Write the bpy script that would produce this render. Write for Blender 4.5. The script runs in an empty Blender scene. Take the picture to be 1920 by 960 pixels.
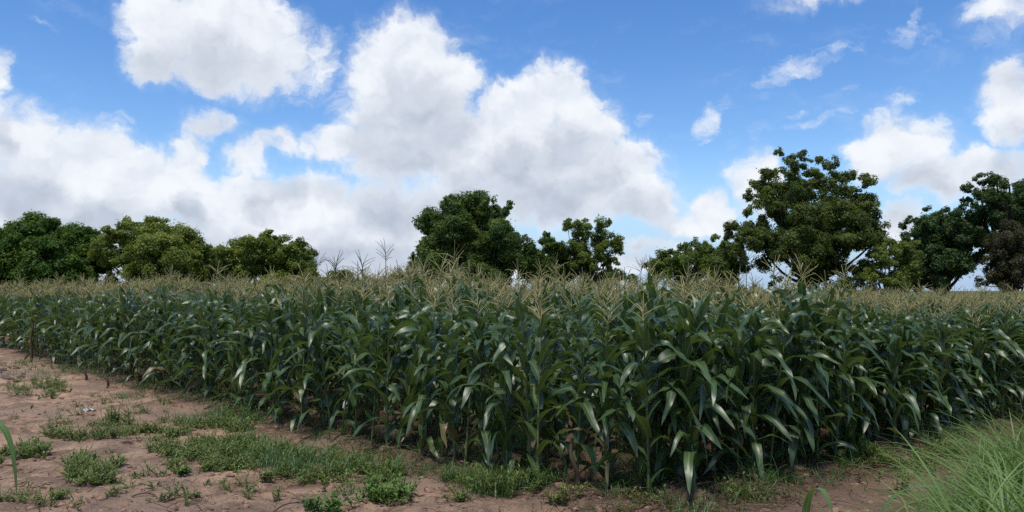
import bpy, math, random
import numpy as np
from mathutils import Vector

# ------------------------------------------------------------------ camera, sky, sun, exposure
scene = bpy.context.scene
FPX, CX, CY, HOR, CAMZ = 1450.0, 960.0, 480.0, 545.0, 1.8        # photo pixels, metres
PITCH = math.atan((HOR - CY) / FPX)
cam_d = bpy.data.cameras.new('camera')
cam = bpy.data.objects.new('camera', cam_d)
scene.collection.objects.link(cam)
cam.location = (0, 0, CAMZ)
cam.rotation_euler = (math.pi / 2 + PITCH, 0, 0)
cam_d.sensor_width = 36.0
cam_d.lens = 36.0 * FPX / 1920.0
cam_d.clip_end = 10000
scene.camera = cam

SUN_EL, SUN_AZ = math.radians(71), math.radians(-160)            # azimuth from +Y towards +X
sun_d = bpy.data.lights.new('sun', 'SUN')
sun_d.energy = 2.9
sun_d.angle = math.radians(8)
sun_d.color = (1.0, 0.95, 0.86)
sun = bpy.data.objects.new('sun', sun_d)
scene.collection.objects.link(sun)
sd = Vector((math.sin(SUN_AZ) * math.cos(SUN_EL), math.cos(SUN_AZ) * math.cos(SUN_EL), math.sin(SUN_EL)))
sun.rotation_euler = sd.to_track_quat('Z', 'Y').to_euler()
sun.location = (0, 0, 30)

scene.view_settings.view_transform = 'Standard'
scene.view_settings.look = 'None'
scene.view_settings.gamma = 1.0
scene.view_settings.exposure = 0.30
scene.view_settings.use_curve_mapping = False
scene.render.engine = 'CYCLES'
scene.cycles.max_bounces = 6
scene.cycles.diffuse_bounces = 3
scene.cycles.glossy_bounces = 3
scene.cycles.transmission_bounces = 4
scene.cycles.use_denoising = False
scene.cycles.sample_clamp_indirect = 4.0


def ray(px, py):
    x, u = (px - CX) / FPX, (CY - py) / FPX
    return np.array([x, math.cos(PITCH) - u * math.sin(PITCH), math.sin(PITCH) + u * math.cos(PITCH)])


def at(px, py, depth):
    r = ray(px, py)
    return np.array([0, 0, CAMZ]) + r * (depth / r[1])


def azel(px, py):
    r = ray(px, py)
    return math.atan2(r[0], r[1]), math.atan2(r[2], math.hypot(r[0], r[1]))


class NT:
    """short helper for node trees"""
    def __init__(self, tree):
        self.t = tree

    def n(self, kind, **kw):
        nd = self.t.nodes.new(kind)
        for k, v in kw.items():
            setattr(nd, k, v)
        return nd

    def put(self, sock, v):
        if isinstance(v, bpy.types.NodeSocket):
            self.t.links.new(v, sock)
        elif v is not None:
            sock.default_value = v

    def math(self, op, a, b=None, c=None, clamp=False):
        nd = self.n('ShaderNodeMath', operation=op, use_clamp=clamp)
        self.put(nd.inputs[0], a)
        self.put(nd.inputs[1], b)
        self.put(nd.inputs[2], c)
        return nd.outputs[0]

    def vec(self, op, a, b=None):
        nd = self.n('ShaderNodeVectorMath', operation=op)
        self.put(nd.inputs[0], a)
        self.put(nd.inputs[1], b)
        return nd.outputs['Value'] if op in ('LENGTH', 'DOT_PRODUCT') else nd.outputs[0]

    def noise(self, v, scale, detail=4, rough=0.5, lac=2.0, dist=0.0, out='Fac'):
        nd = self.n('ShaderNodeTexNoise')
        self.put(nd.inputs['Vector'], v)
        nd.inputs['Scale'].default_value = scale
        nd.inputs['Detail'].default_value = detail
        nd.inputs['Roughness'].default_value = rough
        nd.inputs['Lacunarity'].default_value = lac
        nd.inputs['Distortion'].default_value = dist
        return nd.outputs[out]

    def ramp(self, v, a, b, lo=0.0, hi=1.0, smooth=True):
        nd = self.n('ShaderNodeMapRange')
        nd.interpolation_type = 'SMOOTHSTEP' if smooth else 'LINEAR'
        self.put(nd.inputs['Value'], v)
        nd.inputs['From Min'].default_value = a
        nd.inputs['From Max'].default_value = b
        nd.inputs['To Min'].default_value = lo
        nd.inputs['To Max'].default_value = hi
        return nd.outputs[0]

    def mix(self, f, a, b, blend='MIX'):
        nd = self.n('ShaderNodeMix', data_type='RGBA', blend_type=blend)
        self.put(nd.inputs[0], f)
        for s, v in ((nd.inputs[6], a), (nd.inputs[7], b)):
            self.put(s, (*v, 1.0) if isinstance(v, tuple) and len(v) == 3 else v)
        return nd.outputs[2]

    def xyz(self, x, y, z=0.0):
        nd = self.n('ShaderNodeCombineXYZ')
        for s, v in zip(nd.inputs, (x, y, z)):
            self.put(s, v)
        return nd.outputs[0]


# clouds of the sky, by direction: (x, y, rx, ry, weight) as seen towards the field
CLOUDS = [
    (300, 35, 85, 60, 1), (400, 50, 150, 95, 1), (490, 85, 110, 90, 1), (395, 115, 110, 60, 1), (290, 105, 60, 55, .9),
    (590, 110, 45, 60, .5),
    (765, 105, 105, 85, 1), (700, 150, 72, 75, 1), (830, 155, 85, 70, 1), (760, 210, 120, 80, 1),
    (1040, 190, 72, 80, 1), (955, 215, 75, 65, 1), (1095, 250, 80, 80, 1), (990, 300, 180, 95, 1.1),
    (1160, 320, 95, 70, 1), (880, 290, 150, 90, 1), (1200, 375, 90, 50, 1), (1050, 370, 170, 60, 1), (745, 290, 120, 75, 1),
    (640, 275, 85, 42, .8), (535, 270, 60, 32, .65), (470, 290, 55, 36, .6), (390, 228, 65, 32, .65),
    (55, 270, 110, 85, 1), (-20, 240, 70, 60, 1), (170, 310, 115, 80, 1), (350, 310, 50, 68, 1), (290, 350, 150, 75, 1),
    (90, 390, 230, 95, 1.1), (430, 385, 150, 65, 1), (570, 400, 160, 75, 1), (710, 420, 170, 80, 1), (860, 390, 130, 60, .9),
    (250, 480, 480, 95, 1), (690, 490, 360, 85, 1),
    (-10, 140, 38, 50, .8),
    (1335, 395, 48, 42, .9), (1290, 420, 70, 30, .8), (1420, 350, 55, 68, .9), (1210, 458, 55, 14, .6), (1180, 490, 260, 30, .55),
    (1690, 265, 95, 62, .95), (1635, 300, 60, 50, .9), (1765, 325, 115, 58, .95), (1860, 330, 80, 48, .85), (1690, 425, 48, 45, .9),
    (1900, 190, 75, 90, .95), (1910, 15, 110, 38, .6), (1530, -12, 120, 20, .5),
]
# thin torn cloud: (x, y, rx, ry, slope, weight)
WISPS = [
    (1490, 128, 95, 30, -.28, 1), (1560, 95, 60, 18, -.5, .6), (1325, 228, 34, 55, .55, 1), (1362, 188, 30, 26, -.6, .7), (1545, 222, 110, 15, -.22, .75), (1500, 212, 50, 10, -.3, .6),
    (1672, 198, 60, 34, -.6, .7), (1425, 248, 52, 24, -.2, .6), (1380, 262, 26, 24, .3, .45), (1690, 72, 130, 28, -.08, .5), (1745, 85, 34, 40, -.9, .6), (1715, 30, 16, 45, .1, .6), (1205, 225, 28, 22, -.4, .6),
    (1590, 165, 28, 9, -.15, .6), (200, 222, 70, 20, .0, .6), (560, 190, 60, 20, -.1, .5), (120, 50, 130, 12, .22, .25), (610, 110, 42, 75, .3, .8),
    (640, 190, 60, 60, 0, .6), (240, 260, 60, 40, 0, .5), (1860, 60, 60, 30, -.4, .7), (1480, 300, 60, 30, 0, .3), (1090, 190, 50, 70, .4, .4), (560, 60, 50, 40, 0, .5),
]


def make_world():
    w = bpy.data.worlds.new('World')
    scene.world = w
    w.use_nodes = True
    w.node_tree.nodes.clear()
    # density of the clouds at one direction, as a node group
    g = bpy.data.node_groups.new('cloud_density', 'ShaderNodeTree')
    g.interface.new_socket('P', in_out='INPUT', socket_type='NodeSocketVector')
    g.interface.new_socket('D', in_out='OUTPUT', socket_type='NodeSocketFloat')
    q = NT(g)
    gi, go = q.n('NodeGroupInput'), q.n('NodeGroupOutput')
    cur = None
    for (x, y, rx, ry, wt) in CLOUDS:
        a, e = azel(x, y)
        ra, re = rx / FPX * math.cos(a) ** 2, ry / FPX * math.cos(a)
        k = math.sqrt(0.78)
        s = q.vec('SUBTRACT', gi.outputs[0], (a, e, 0))
        s = q.vec('MULTIPLY', s, (k / ra, k / re, 0))
        l = q.vec('DOT_PRODUCT', s, s)
        d = q.math('MULTIPLY_ADD', l, -wt, wt)
        cur = d if cur is None else q.math('SMOOTH_MAX', cur, d, 0.18)
    q.put(go.inputs[0], cur)

    g2 = bpy.data.node_groups.new('wisp_density', 'ShaderNodeTree')
    g2.interface.new_socket('P', in_out='INPUT', socket_type='NodeSocketVector')
    g2.interface.new_socket('D', in_out='OUTPUT', socket_type='NodeSocketFloat')
    q = NT(g2)
    gi, go = q.n('NodeGroupInput'), q.n('NodeGroupOutput')
    cur = 0.0
    for (x, y, rx, ry, sl, wt) in WISPS:
        a, e = azel(x, y)
        s = q.vec('SUBTRACT', gi.outputs[0], (a, e, 0))
        c_, n_ = 1 / math.hypot(1, sl), sl / math.hypot(1, sl)
        ra, re = rx / FPX * math.cos(a) ** 1.5, ry / FPX * math.cos(a)
        u_ = q.vec('DOT_PRODUCT', s, (c_ / ra, -n_ / ra, 0))
        v_ = q.vec('DOT_PRODUCT', s, (n_ / re, c_ / re, 0))
        l = q.math('MULTIPLY_ADD', u_, u_, q.math('MULTIPLY', v_, v_))
        cur = q.math('MAXIMUM', cur, q.math('MULTIPLY_ADD', l, -wt, wt))
    q.put(go.inputs[0], cur)

    t = NT(w.node_tree)
    tc = t.n('ShaderNodeTexCoord').outputs['Generated']
    sx = t.n('ShaderNodeSeparateXYZ')
    t.put(sx.inputs[0], tc)
    az = t.math('ARCTAN2', sx.outputs[0], sx.outputs[1])
    el = t.math('ARCSINE', sx.outputs[2])
    p = t.xyz(az, el, 0)
    # billows: the direction is warped by noise of three sizes
    n1 = t.vec('SUBTRACT', t.noise(p, 9, 2, .5, out='Color'), (.5, .5, .5))
    n2 = t.vec('SUBTRACT', t.noise(p, 34, 6, .62, out='Color'), (.5, .5, .5))
    pw = t.vec('ADD', p, t.vec('MULTIPLY', n1, (.05, .04, 0)))
    pw = t.vec('ADD', pw, t.vec('MULTIPLY', n2, (.036, .036, 0)))

    def dens(v):
        nd = t.n('ShaderNodeGroup')
        nd.node_tree = g
        t.put(nd.inputs[0], v)
        return nd.outputs[0]
    D = dens(pw)
    Dup = dens(t.vec('ADD', pw, (-.008, .062, 0)))
    # elsewhere round the horizon: scattered cumulus of the same kind
    away = t.ramp(t.math('ABSOLUTE', az), .78, 1.0)
    elf = t.ramp(el, .55, .8)
    away = t.math('MAXIMUM', away, elf)
    gen = t.math('SUBTRACT', t.math('MULTIPLY', t.noise(tc, 3.2, 6, .55), 4.2), 2.05)
    far = t.math('MULTIPLY', gen, away)
    far = t.math('SUBTRACT', far, t.math('MULTIPLY', t.math('SUBTRACT', 1.0, away), 2.0))
    D = t.math('MAXIMUM', D, far)
    pp = t.vec('MULTIPLY', pw, (1, 1.15, 0))
    puff = t.math('SUBTRACT', t.noise(pp, 26, 8, .60), .5)
    bil = t.noise(pp, 13, 4, .52)
    bil_up = t.noise(t.vec('ADD', pp, (-.007, .018, 0)), 13, 4, .52)
    Dn = t.math('MULTIPLY_ADD', puff, 1.5, D)
    mask = t.ramp(Dn, .10, .70)
    thin = t.ramp(Dn, -.25, .6)
    mask = t.math('MULTIPLY_ADD', thin, .22, t.math('MULTIPLY', mask, .78))
    # wisps of high cloud
    wis = t.noise(t.vec('MULTIPLY', pw, (1, 2.6, 0)), 8, 7, .66)
    wis = t.math('MULTIPLY', t.ramp(wis, .50, .85), .22)
    nd = t.n('ShaderNodeGroup')
    nd.node_tree = g2
    t.put(nd.inputs[0], t.vec('ADD', p, t.vec('MULTIPLY', n2, (.05, .03, 0))))
    tear = t.noise(t.vec('MULTIPLY', pw, (1, 1.9, 0)), 24, 9, .68)
    wd = t.math('MULTIPLY_ADD', t.math('SUBTRACT', tear, .5), 2.6, nd.outputs[0])
    wd = t.math('MULTIPLY', t.ramp(wd, .25, 1.35), t.ramp(nd.outputs[0], 0, .3))
    mask = t.math('MAXIMUM', mask, t.math('MAXIMUM', wis, t.math('MULTIPLY', wd, .75)))
    # the undersides are grey where much cloud stands above them; each billow is lit from above
    sh = t.math('SUBTRACT', Dup, .22)
    sh = t.math('MULTIPLY_ADD', t.math('SUBTRACT', t.noise(pw, 11, 4, .55), .5), 1.7, sh)
    sh = t.ramp(sh, -.05, .80)
    low = t.ramp(el, .03, .34, 1.0, 0.72)
    sh = t.math('MULTIPLY', t.math('MULTIPLY', sh, low), t.ramp(Dn, .15, .95, .15, 1))
    emb = t.math('ADD', t.math('MULTIPLY', t.math('SUBTRACT', bil, bil_up), 2.3), .60)
    emb = t.ramp(emb, 0, 1)
    c1 = t.mix(emb, (.57, .62, .70), (.745, .775, .82))
    c2 = t.mix(emb, (.345, .395, .48), (.48, .53, .62))
    ccol = t.mix(sh, c1, c2)

    sky = t.n('ShaderNodeTexSky', sky_type='NISHITA')
    sky.sun_disc = False
    sky.sun_elevation = SUN_EL
    sky.sun_rotation = SUN_AZ
    sky.altitude = 200
    sky.air_density = 1.0
    sky.dust_density = .3
    sky.ozone_density = 2.0
    STR = .10
    hs = t.n('ShaderNodeHueSaturation')
    hs.inputs['Saturation'].default_value = 1.30
    hs.inputs['Value'].default_value = 1.36
    hs.inputs['Hue'].default_value = .508
    t.put(hs.inputs['Color'], sky.outputs[0])
    cl = t.vec('SCALE', ccol)
    cl.node.inputs['Scale'].default_value = 1.0 / STR
    base = t.mix(t.ramp(el, .0, .16, .85, 0), hs.outputs[0], (2.5, 4.0, 6.6))
    col = t.mix(mask, base, cl)
    bg = t.n('ShaderNodeBackground')
    t.put(bg.inputs[0], col)
    bg.inputs[1].default_value = STR
    out = t.n('ShaderNodeOutputWorld')
    t.put(out.inputs[0], bg.outputs[0])
    w.cycles.sampling_method = 'MANUAL'
    w.cycles.sample_map_resolution = 256


make_world()

# ------------------------------------------------------------------ helpers
RNG = np.random.default_rng(7)


def vnoise(x, y, seed=0):
    x, y = np.asarray(x, float), np.asarray(y, float)
    ix, iy = np.floor(x), np.floor(y)
    fx, fy = x - ix, y - iy
    fx, fy = fx * fx * (3 - 2 * fx), fy * fy * (3 - 2 * fy)

    def h(a, b):
        s = np.sin(a * 127.1 + b * 311.7 + seed * 74.7) * 43758.5453
        return s - np.floor(s)
    return (h(ix, iy) * (1 - fx) + h(ix + 1, iy) * fx) * (1 - fy) + (h(ix, iy + 1) * (1 - fx) + h(ix + 1, iy + 1) * fx) * fy


def fbm(x, y, o=4, seed=0):
    r, a = 0, .5
    for k in range(o):
        r = r + a * vnoise(x * 2 ** k, y * 2 ** k, seed + k)
        a *= .5
    return r


def sstep(a, b, x):
    t = np.clip((np.asarray(x, float) - a) / (b - a), 0, 1)
    return t * t * (3 - 2 * t)


# the field: a square corner towards the camera
CORNER = np.array([1.15, 6.15])
U = np.array([-.685, .729])
V = np.array([.79, .613])
UVI = np.linalg.inv(np.stack([U, V], 1))


def field_uv(x, y):
    d = np.stack([np.asarray(x, float) - CORNER[0], np.asarray(y, float) - CORNER[1]], -1)
    r = d @ UVI.T
    return r[..., 0], r[..., 1]


ROW = .72


def hgt(x, y):
    x, y = np.asarray(x, float), np.asarray(y, float)
    near = 1 - sstep(30, 60, np.hypot(x, y))
    h = (fbm(x * .55, y * .55, 3, 3) - .45) * .20 + (fbm(x * 2.6, y * 2.6, 3, 9) - .45) * .055 + (fbm(x * 8, y * 8, 2, 5) - .4) * .035
    u, v = field_uv(x, y)
    infield = sstep(-.35, .25, u) * sstep(-.35, .25, v)
    h = h + infield * (.05 * np.cos(v / ROW * 2 * math.pi) + .03)
    bank = sstep(2.6, 4.6, x - .12 * y) * (1 - sstep(5.5, 8.0, y))
    return (h + bank * .12) * near - .01


def ground_at(px, py):
    r = ray(px, py)
    z = 0.0
    for _ in range(6):
        t = (z - CAMZ) / r[2]
        x, y = r[0] * t, r[1] * t
        z = float(hgt(x, y))
    return np.array([x, y, z])


def build(name, geo, mats, parent=None, smooth=True):
    """geo: dict V (n,3), F (m,4), A (n,3: across, along, tint), M (m,) -> one mesh object"""
    me = mesh_of(name, geo, mats, smooth)
    o = bpy.data.objects.new(name, me)
    scene.collection.objects.link(o)
    if parent is not None:
        o.parent = parent
    return o


def mesh_of(name, geo, mats, smooth=True):
    Vv, F, A, M = geo['V'], geo['F'], geo['A'], geo['M']
    me = bpy.data.meshes.new(name)
    me.vertices.add(len(Vv))
    me.vertices.foreach_set('co', np.ascontiguousarray(Vv, np.float32).ravel())
    me.loops.add(F.size)
    me.loops.foreach_set('vertex_index', np.ascontiguousarray(F, np.int32).ravel())
    me.polygons.add(len(F))
    me.polygons.foreach_set('loop_start', np.arange(0, F.size, 4, dtype=np.int32))
    me.polygons.foreach_set('material_index', np.ascontiguousarray(M, np.int32))
    me.polygons.foreach_set('use_smooth', np.full(len(F), smooth, bool))
    at_ = me.attributes.new('luv', 'FLOAT_VECTOR', 'POINT')
    at_.data.foreach_set('vector', np.ascontiguousarray(A, np.float32).ravel())
    for m in (mats if isinstance(mats, (list, tuple)) else [mats]):
        me.materials.append(m)
    me.update(calc_edges=True)
    me.validate()
    return me


def geo(Vv, F, A=None, mat=0):
    Vv = np.asarray(Vv, float).reshape(-1, 3)
    F = np.asarray(F, int).reshape(-1, 4)
    if A is None:
        A = np.zeros((len(Vv), 3))
    return dict(V=Vv, F=F, A=np.asarray(A, float), M=np.full(len(F), mat, int))


def join(gs):
    gs = [g for g in gs if g is not None]
    off, Vs, Fs = 0, [], []
    for g in gs:
        Vs.append(g['V'])
        Fs.append(g['F'] + off)
        off += len(g['V'])
    return dict(V=np.concatenate(Vs), F=np.concatenate(Fs), A=np.concatenate([g['A'] for g in gs]), M=np.concatenate([g['M'] for g in gs]))


def scatter(variants, pos, rot, scl, lean=None, tint=None):
    """many transformed copies of the variants as one geo"""
    pick = RNG.integers(0, len(variants), len(pos))
    out = []
    for k, g in enumerate(variants):
        idx = np.nonzero(pick == k)[0]
        if not len(idx):
            continue
        n, nv = len(idx), len(g['V'])
        c, s = np.cos(rot[idx])[:, None], np.sin(rot[idx])[:, None]
        P = g['V'][None] * scl[idx][:, None, None]
        X = P[..., 0] * c - P[..., 1] * s
        Y = P[..., 0] * s + P[..., 1] * c
        Z = P[..., 2]
        if lean is not None:
            X = X + Z * lean[idx, 0][:, None]
            Y = Y + Z * lean[idx, 1][:, None]
        W = np.stack([X, Y, Z], -1) + pos[idx][:, None, :]
        A = np.repeat(g['A'][None], n, 0)
        if tint is not None:
            A[..., 2] = np.where(A[..., 2] > .97, 1.0, A[..., 2] * .45 + tint[idx][:, None] * .45)
        F = g['F'][None] + (np.arange(n) * nv)[:, None, None]
        out.append(dict(V=W.reshape(-1, 3), F=F.reshape(-1, 4), A=A.reshape(-1, 3), M=np.tile(g['M'], n)))
    return join(out)


def tube(path, rad, sides=6, tint=.5, mat=0):
    path = np.asarray(path, float)
    rad = np.broadcast_to(np.asarray(rad, float), (len(path),))
    tan = np.gradient(path, axis=0)
    tan /= np.linalg.norm(tan, axis=1)[:, None] + 1e-9
    ref = np.where(np.abs(tan[:, 2:3]) > .9, np.array([[1., 0, 0]]), np.array([[0, 0, 1.]]))
    a = np.cross(tan, ref)
    a /= np.linalg.norm(a, axis=1)[:, None] + 1e-9
    b = np.cross(tan, a)
    th = np.arange(sides) * 2 * math.pi / sides
    P = path[:, None] + rad[:, None, None] * (np.cos(th)[None, :, None] * a[:, None] + np.sin(th)[None, :, None] * b[:, None])
    n = len(path)
    i, j = np.meshgrid(np.arange(n - 1), np.arange(sides), indexing='ij')
    j2 = (j + 1) % sides
    F = np.stack([i * sides + j, i * sides + j2, (i + 1) * sides + j2, (i + 1) * sides + j], -1).reshape(-1, 4)
    A = np.zeros((n * sides, 3))
    A[:, 0] = np.tile(th / 6.2832, n)
    A[:, 1] = np.repeat(np.linspace(0, 1, n), sides)
    A[:, 2] = tint
    return geo(P.reshape(-1, 3), F, A, mat)


def leaf(base, phi, L, W, th0, th1, lat=0., twist=0., nseg=11, across=(-1, -.5, 0, .5, 1), kink=None, wave=.1, fold=.22, tint=.5, mat=0, ph=0., base_w=.55, power=1.3):
    t = np.linspace(0, 1, nseg + 1)
    g = t ** power if kink is None else .35 * t + .65 / (1 + np.exp(-(t - kink) * 22))
    th = th0 + (th1 - th0) * g
    az = phi + lat * t ** 2
    d = np.stack([np.sin(th) * np.cos(az), np.sin(th) * np.sin(az), np.cos(th)], 1)
    cen = np.asarray(base, float) + np.concatenate([np.zeros((1, 3)), np.cumsum((d[1:] + d[:-1]) / 2, 0)]) * L / nseg
    side = np.stack([-np.sin(az), np.cos(az), 0 * az], 1)
    nrm = np.cross(d, side)
    tau = twist * t ** 1.5
    s2 = side * np.cos(tau)[:, None] + nrm * np.sin(tau)[:, None]
    n2 = nrm * np.cos(tau)[:, None] - side * np.sin(tau)[:, None]
    w = np.minimum(1, base_w + t * 3.0) * np.clip(1 - t, 0, 1) ** .62 * .5 * W * 1.12
    w = np.maximum(w, .0006)
    s = np.asarray(across, float)
    amp = wave * W * np.sin(t * math.pi)
    und = np.sin(t[:, None] * 17 + ph + np.where(s > 0, 1.7, 0.)[None]) * np.abs(s)[None] ** 2 * amp[:, None]
    P = cen[:, None] + s2[:, None] * (s[None] * w[:, None])[..., None] + n2[:, None] * (np.abs(s)[None] * w[:, None] * fold * (1.2 - t)[:, None] + und)[..., None]
    na, n = len(s), len(t)
    i, j = np.meshgrid(np.arange(n - 1), np.arange(na - 1), indexing='ij')
    F = np.stack([i * na + j, i * na + j + 1, (i + 1) * na + j + 1, (i + 1) * na + j], -1).reshape(-1, 4)
    A = np.zeros((n * na, 3))
    A[:, 0] = np.tile(s * .5 + .5, n)
    A[:, 1] = np.repeat(t, na)
    A[:, 2] = tint
    return geo(P.reshape(-1, 3), F, A, mat)


def tag(o, label, cat, group=None, kind=None):
    if label:
        o['label'] = label
    if cat:
        o['category'] = cat
    if group:
        o['group'] = group
    if kind:
        o['kind'] = kind
    return o


def thing(name, label, cat, loc=(0, 0, 0), rz=0., group=None):
    o = bpy.data.objects.new(name, None)
    o.empty_display_size = .1
    scene.collection.objects.link(o)
    o.location = tuple(float(c) for c in loc)
    o.rotation_euler = (0, 0, rz)
    return tag(o, label, cat, group)


def copy_tree(o, parent=None):
    c = o.copy()
    scene.collection.objects.link(c)
    if parent is not None:
        c.parent = parent
    for ch in list(o.children):
        copy_tree(ch, c)
    return c


# ------------------------------------------------------------------ materials
def leaf_mat(name, dark, light, rough=.42, spec=.5, trans=.25, rib=None, objrand=False, backs=None, vein=0., noise_scale=0.):
    m = bpy.data.materials.new(name)
    m.use_nodes = True
    m.node_tree.nodes.clear()
    t = NT(m.node_tree)
    a = t.n('ShaderNodeAttribute', attribute_name='luv')
    sx = t.n('ShaderNodeSeparateXYZ')
    t.put(sx.inputs[0], a.outputs['Vector'])
    f = sx.outputs[2]
    if objrand:
        oi = t.n('ShaderNodeObjectInfo')
        f = t.math('ADD', t.math('MULTIPLY', f, .65), t.math('MULTIPLY', oi.outputs['Random'], .35))
    col = t.mix(f, dark, light)
    if noise_scale:
        geo_n = t.n('ShaderNodeNewGeometry')
        nz = t.noise(geo_n.outputs['Position'], noise_scale, 3, .6)
        col = t.mix(t.ramp(nz, .35, .7, 0, .55), col, light)
    if rib:
        d = t.math('ABSOLUTE', t.math('SUBTRACT', sx.outputs[0], .5))
        r = t.ramp(d, .03, .09, .75, 0)
        r = t.math('MULTIPLY', r, t.ramp(sx.outputs[1], .55, 1.0, 1, 0))
        col = t.mix(r, col, rib)
        # parallel veins and dry tips
        if vein:
            st = t.math('SINE', t.math('MULTIPLY', sx.outputs[0], 95.0))
            col = t.mix(t.math('MULTIPLY', t.ramp(st, -1, 1), vein), col, (light[0] * 1.5, light[1] * 1.4, light[2] * 1.4))
        geo_n = t.n('ShaderNodeNewGeometry')
        nz = t.noise(geo_n.outputs['Position'], 9, 3, .6)
        dry = t.math('MULTIPLY', t.ramp(sx.outputs[1], .86, 1.0), t.ramp(nz, .5, .62))
        dry = t.math('MAXIMUM', dry, t.ramp(sx.outputs[2], .95, .98))
        col = t.mix(dry, col, (.17, .135, .065))
    p = t.n('ShaderNodeBsdfPrincipled')
    t.put(p.inputs['Base Color'], col)
    p.inputs['Roughness'].default_value = rough
    p.inputs['Specular IOR Level'].default_value = spec
    tr = t.n('ShaderNodeBsdfTranslucent')
    t.put(tr.inputs[0], t.mix(.6, col, backs or (.16, .24, .03)))
    ms = t.n('ShaderNodeMixShader')
    ms.inputs[0].default_value = trans
    t.put(ms.inputs[1], p.outputs[0])
    t.put(ms.inputs[2], tr.outputs[0])
    o = t.n('ShaderNodeOutputMaterial')
    t.put(o.inputs[0], ms.outputs[0])
    return m


def plain_mat(name, dark, light, scale=20, rough=.8, spec=.3, bump=0., stretch=(1, 1, 1), tint=False):
    m = bpy.data.materials.new(name)
    m.use_nodes = True
    m.node_tree.nodes.clear()
    t = NT(m.node_tree)
    tc = t.n('ShaderNodeTexCoord').outputs['Object']
    v = t.vec('MULTIPLY', tc, stretch)
    nz = t.noise(v, scale, 5, .6)
    f = t.ramp(nz, .3, .7)
    if tint:
        a = t.n('ShaderNodeAttribute', attribute_name='luv')
        sx = t.n('ShaderNodeSeparateXYZ')
        t.put(sx.inputs[0], a.outputs['Vector'])
        f = t.math('ADD', t.math('MULTIPLY', f, .3), t.math('MULTIPLY', sx.outputs[2], .7))
    p = t.n('ShaderNodeBsdfPrincipled')
    t.put(p.inputs['Base Color'], t.mix(f, dark, light))
    p.inputs['Roughness'].default_value = rough
    p.inputs['Specular IOR Level'].default_value = spec
    if bump:
        b = t.n('ShaderNodeBump')
        b.inputs['Strength'].default_value = bump
        b.inputs['Distance'].default_value = .02
        t.put(b.inputs['Height'], nz)
        t.put(p.inputs['Normal'], b.outputs[0])
    o = t.n('ShaderNodeOutputMaterial')
    t.put(o.inputs[0], p.outputs[0])
    return m


MAT = dict(
    corn_leaf=leaf_mat('corn_leaf', (.019, .050, .015), (.062, .110, .028), .42, .7, .28, rib=(.16, .21, .12), objrand=True, vein=.22),
    young_leaf=leaf_mat('young_corn_leaf', (.06, .125, .028), (.10, .19, .042), .42, .5, .3, rib=(.22, .30, .12), vein=.2),
    stalk=plain_mat('corn_stalk', (.05, .085, .028), (.13, .16, .06), 14, .5, .4, stretch=(1, 1, .3), tint=True),
    tassel=plain_mat('corn_tassel', (.20, .205, .075), (.42, .35, .16), 6, .75, .2, tint=True),
    dark_tassel=plain_mat('dark_tassel', (.035, .04, .025), (.09, .085, .05), 12, .85, .2, tint=True),
    dry=plain_mat('dry_stalk', (.055, .042, .03), (.14, .10, .06), 12, .85, .2, tint=True),
    husk=leaf_mat('corn_husk', (.12, .18, .05), (.22, .27, .09), .5, .4, .1),
    silk=plain_mat('corn_silk', (.10, .05, .025), (.30, .20, .09), 30, .8, .2, tint=True),
    bark=plain_mat('bark', (.022, .018, .014), (.055, .046, .036), 6, .9, .15, bump=.6, stretch=(1, 1, .35)),
    weed=leaf_mat('weed_leaf', (.10, .145, .03), (.23, .28, .075), .5, .4, .25),
    fresh=leaf_mat('fresh_weed_leaf', (.08, .17, .03), (.15, .25, .05), .5, .4, .3),
    grass=leaf_mat('grass_blade', (.07, .15, .025), (.21, .29, .08), .5, .4, .3),
    shortgrass=leaf_mat('short_grass_blade', (.035, .085, .022), (.08, .16, .04), .45, .45, .25),
    straw=plain_mat('straw', (.07, .05, .03), (.17, .12, .07), 20, .9, .1, tint=True),
    stone=plain_mat('stone', (.07, .058, .048), (.20, .15, .12), 9, .9, .2, bump=.5),
    scrap=plain_mat('scrap', (.30, .34, .37), (.50, .54, .56), 20, .5, .4),
)


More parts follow.
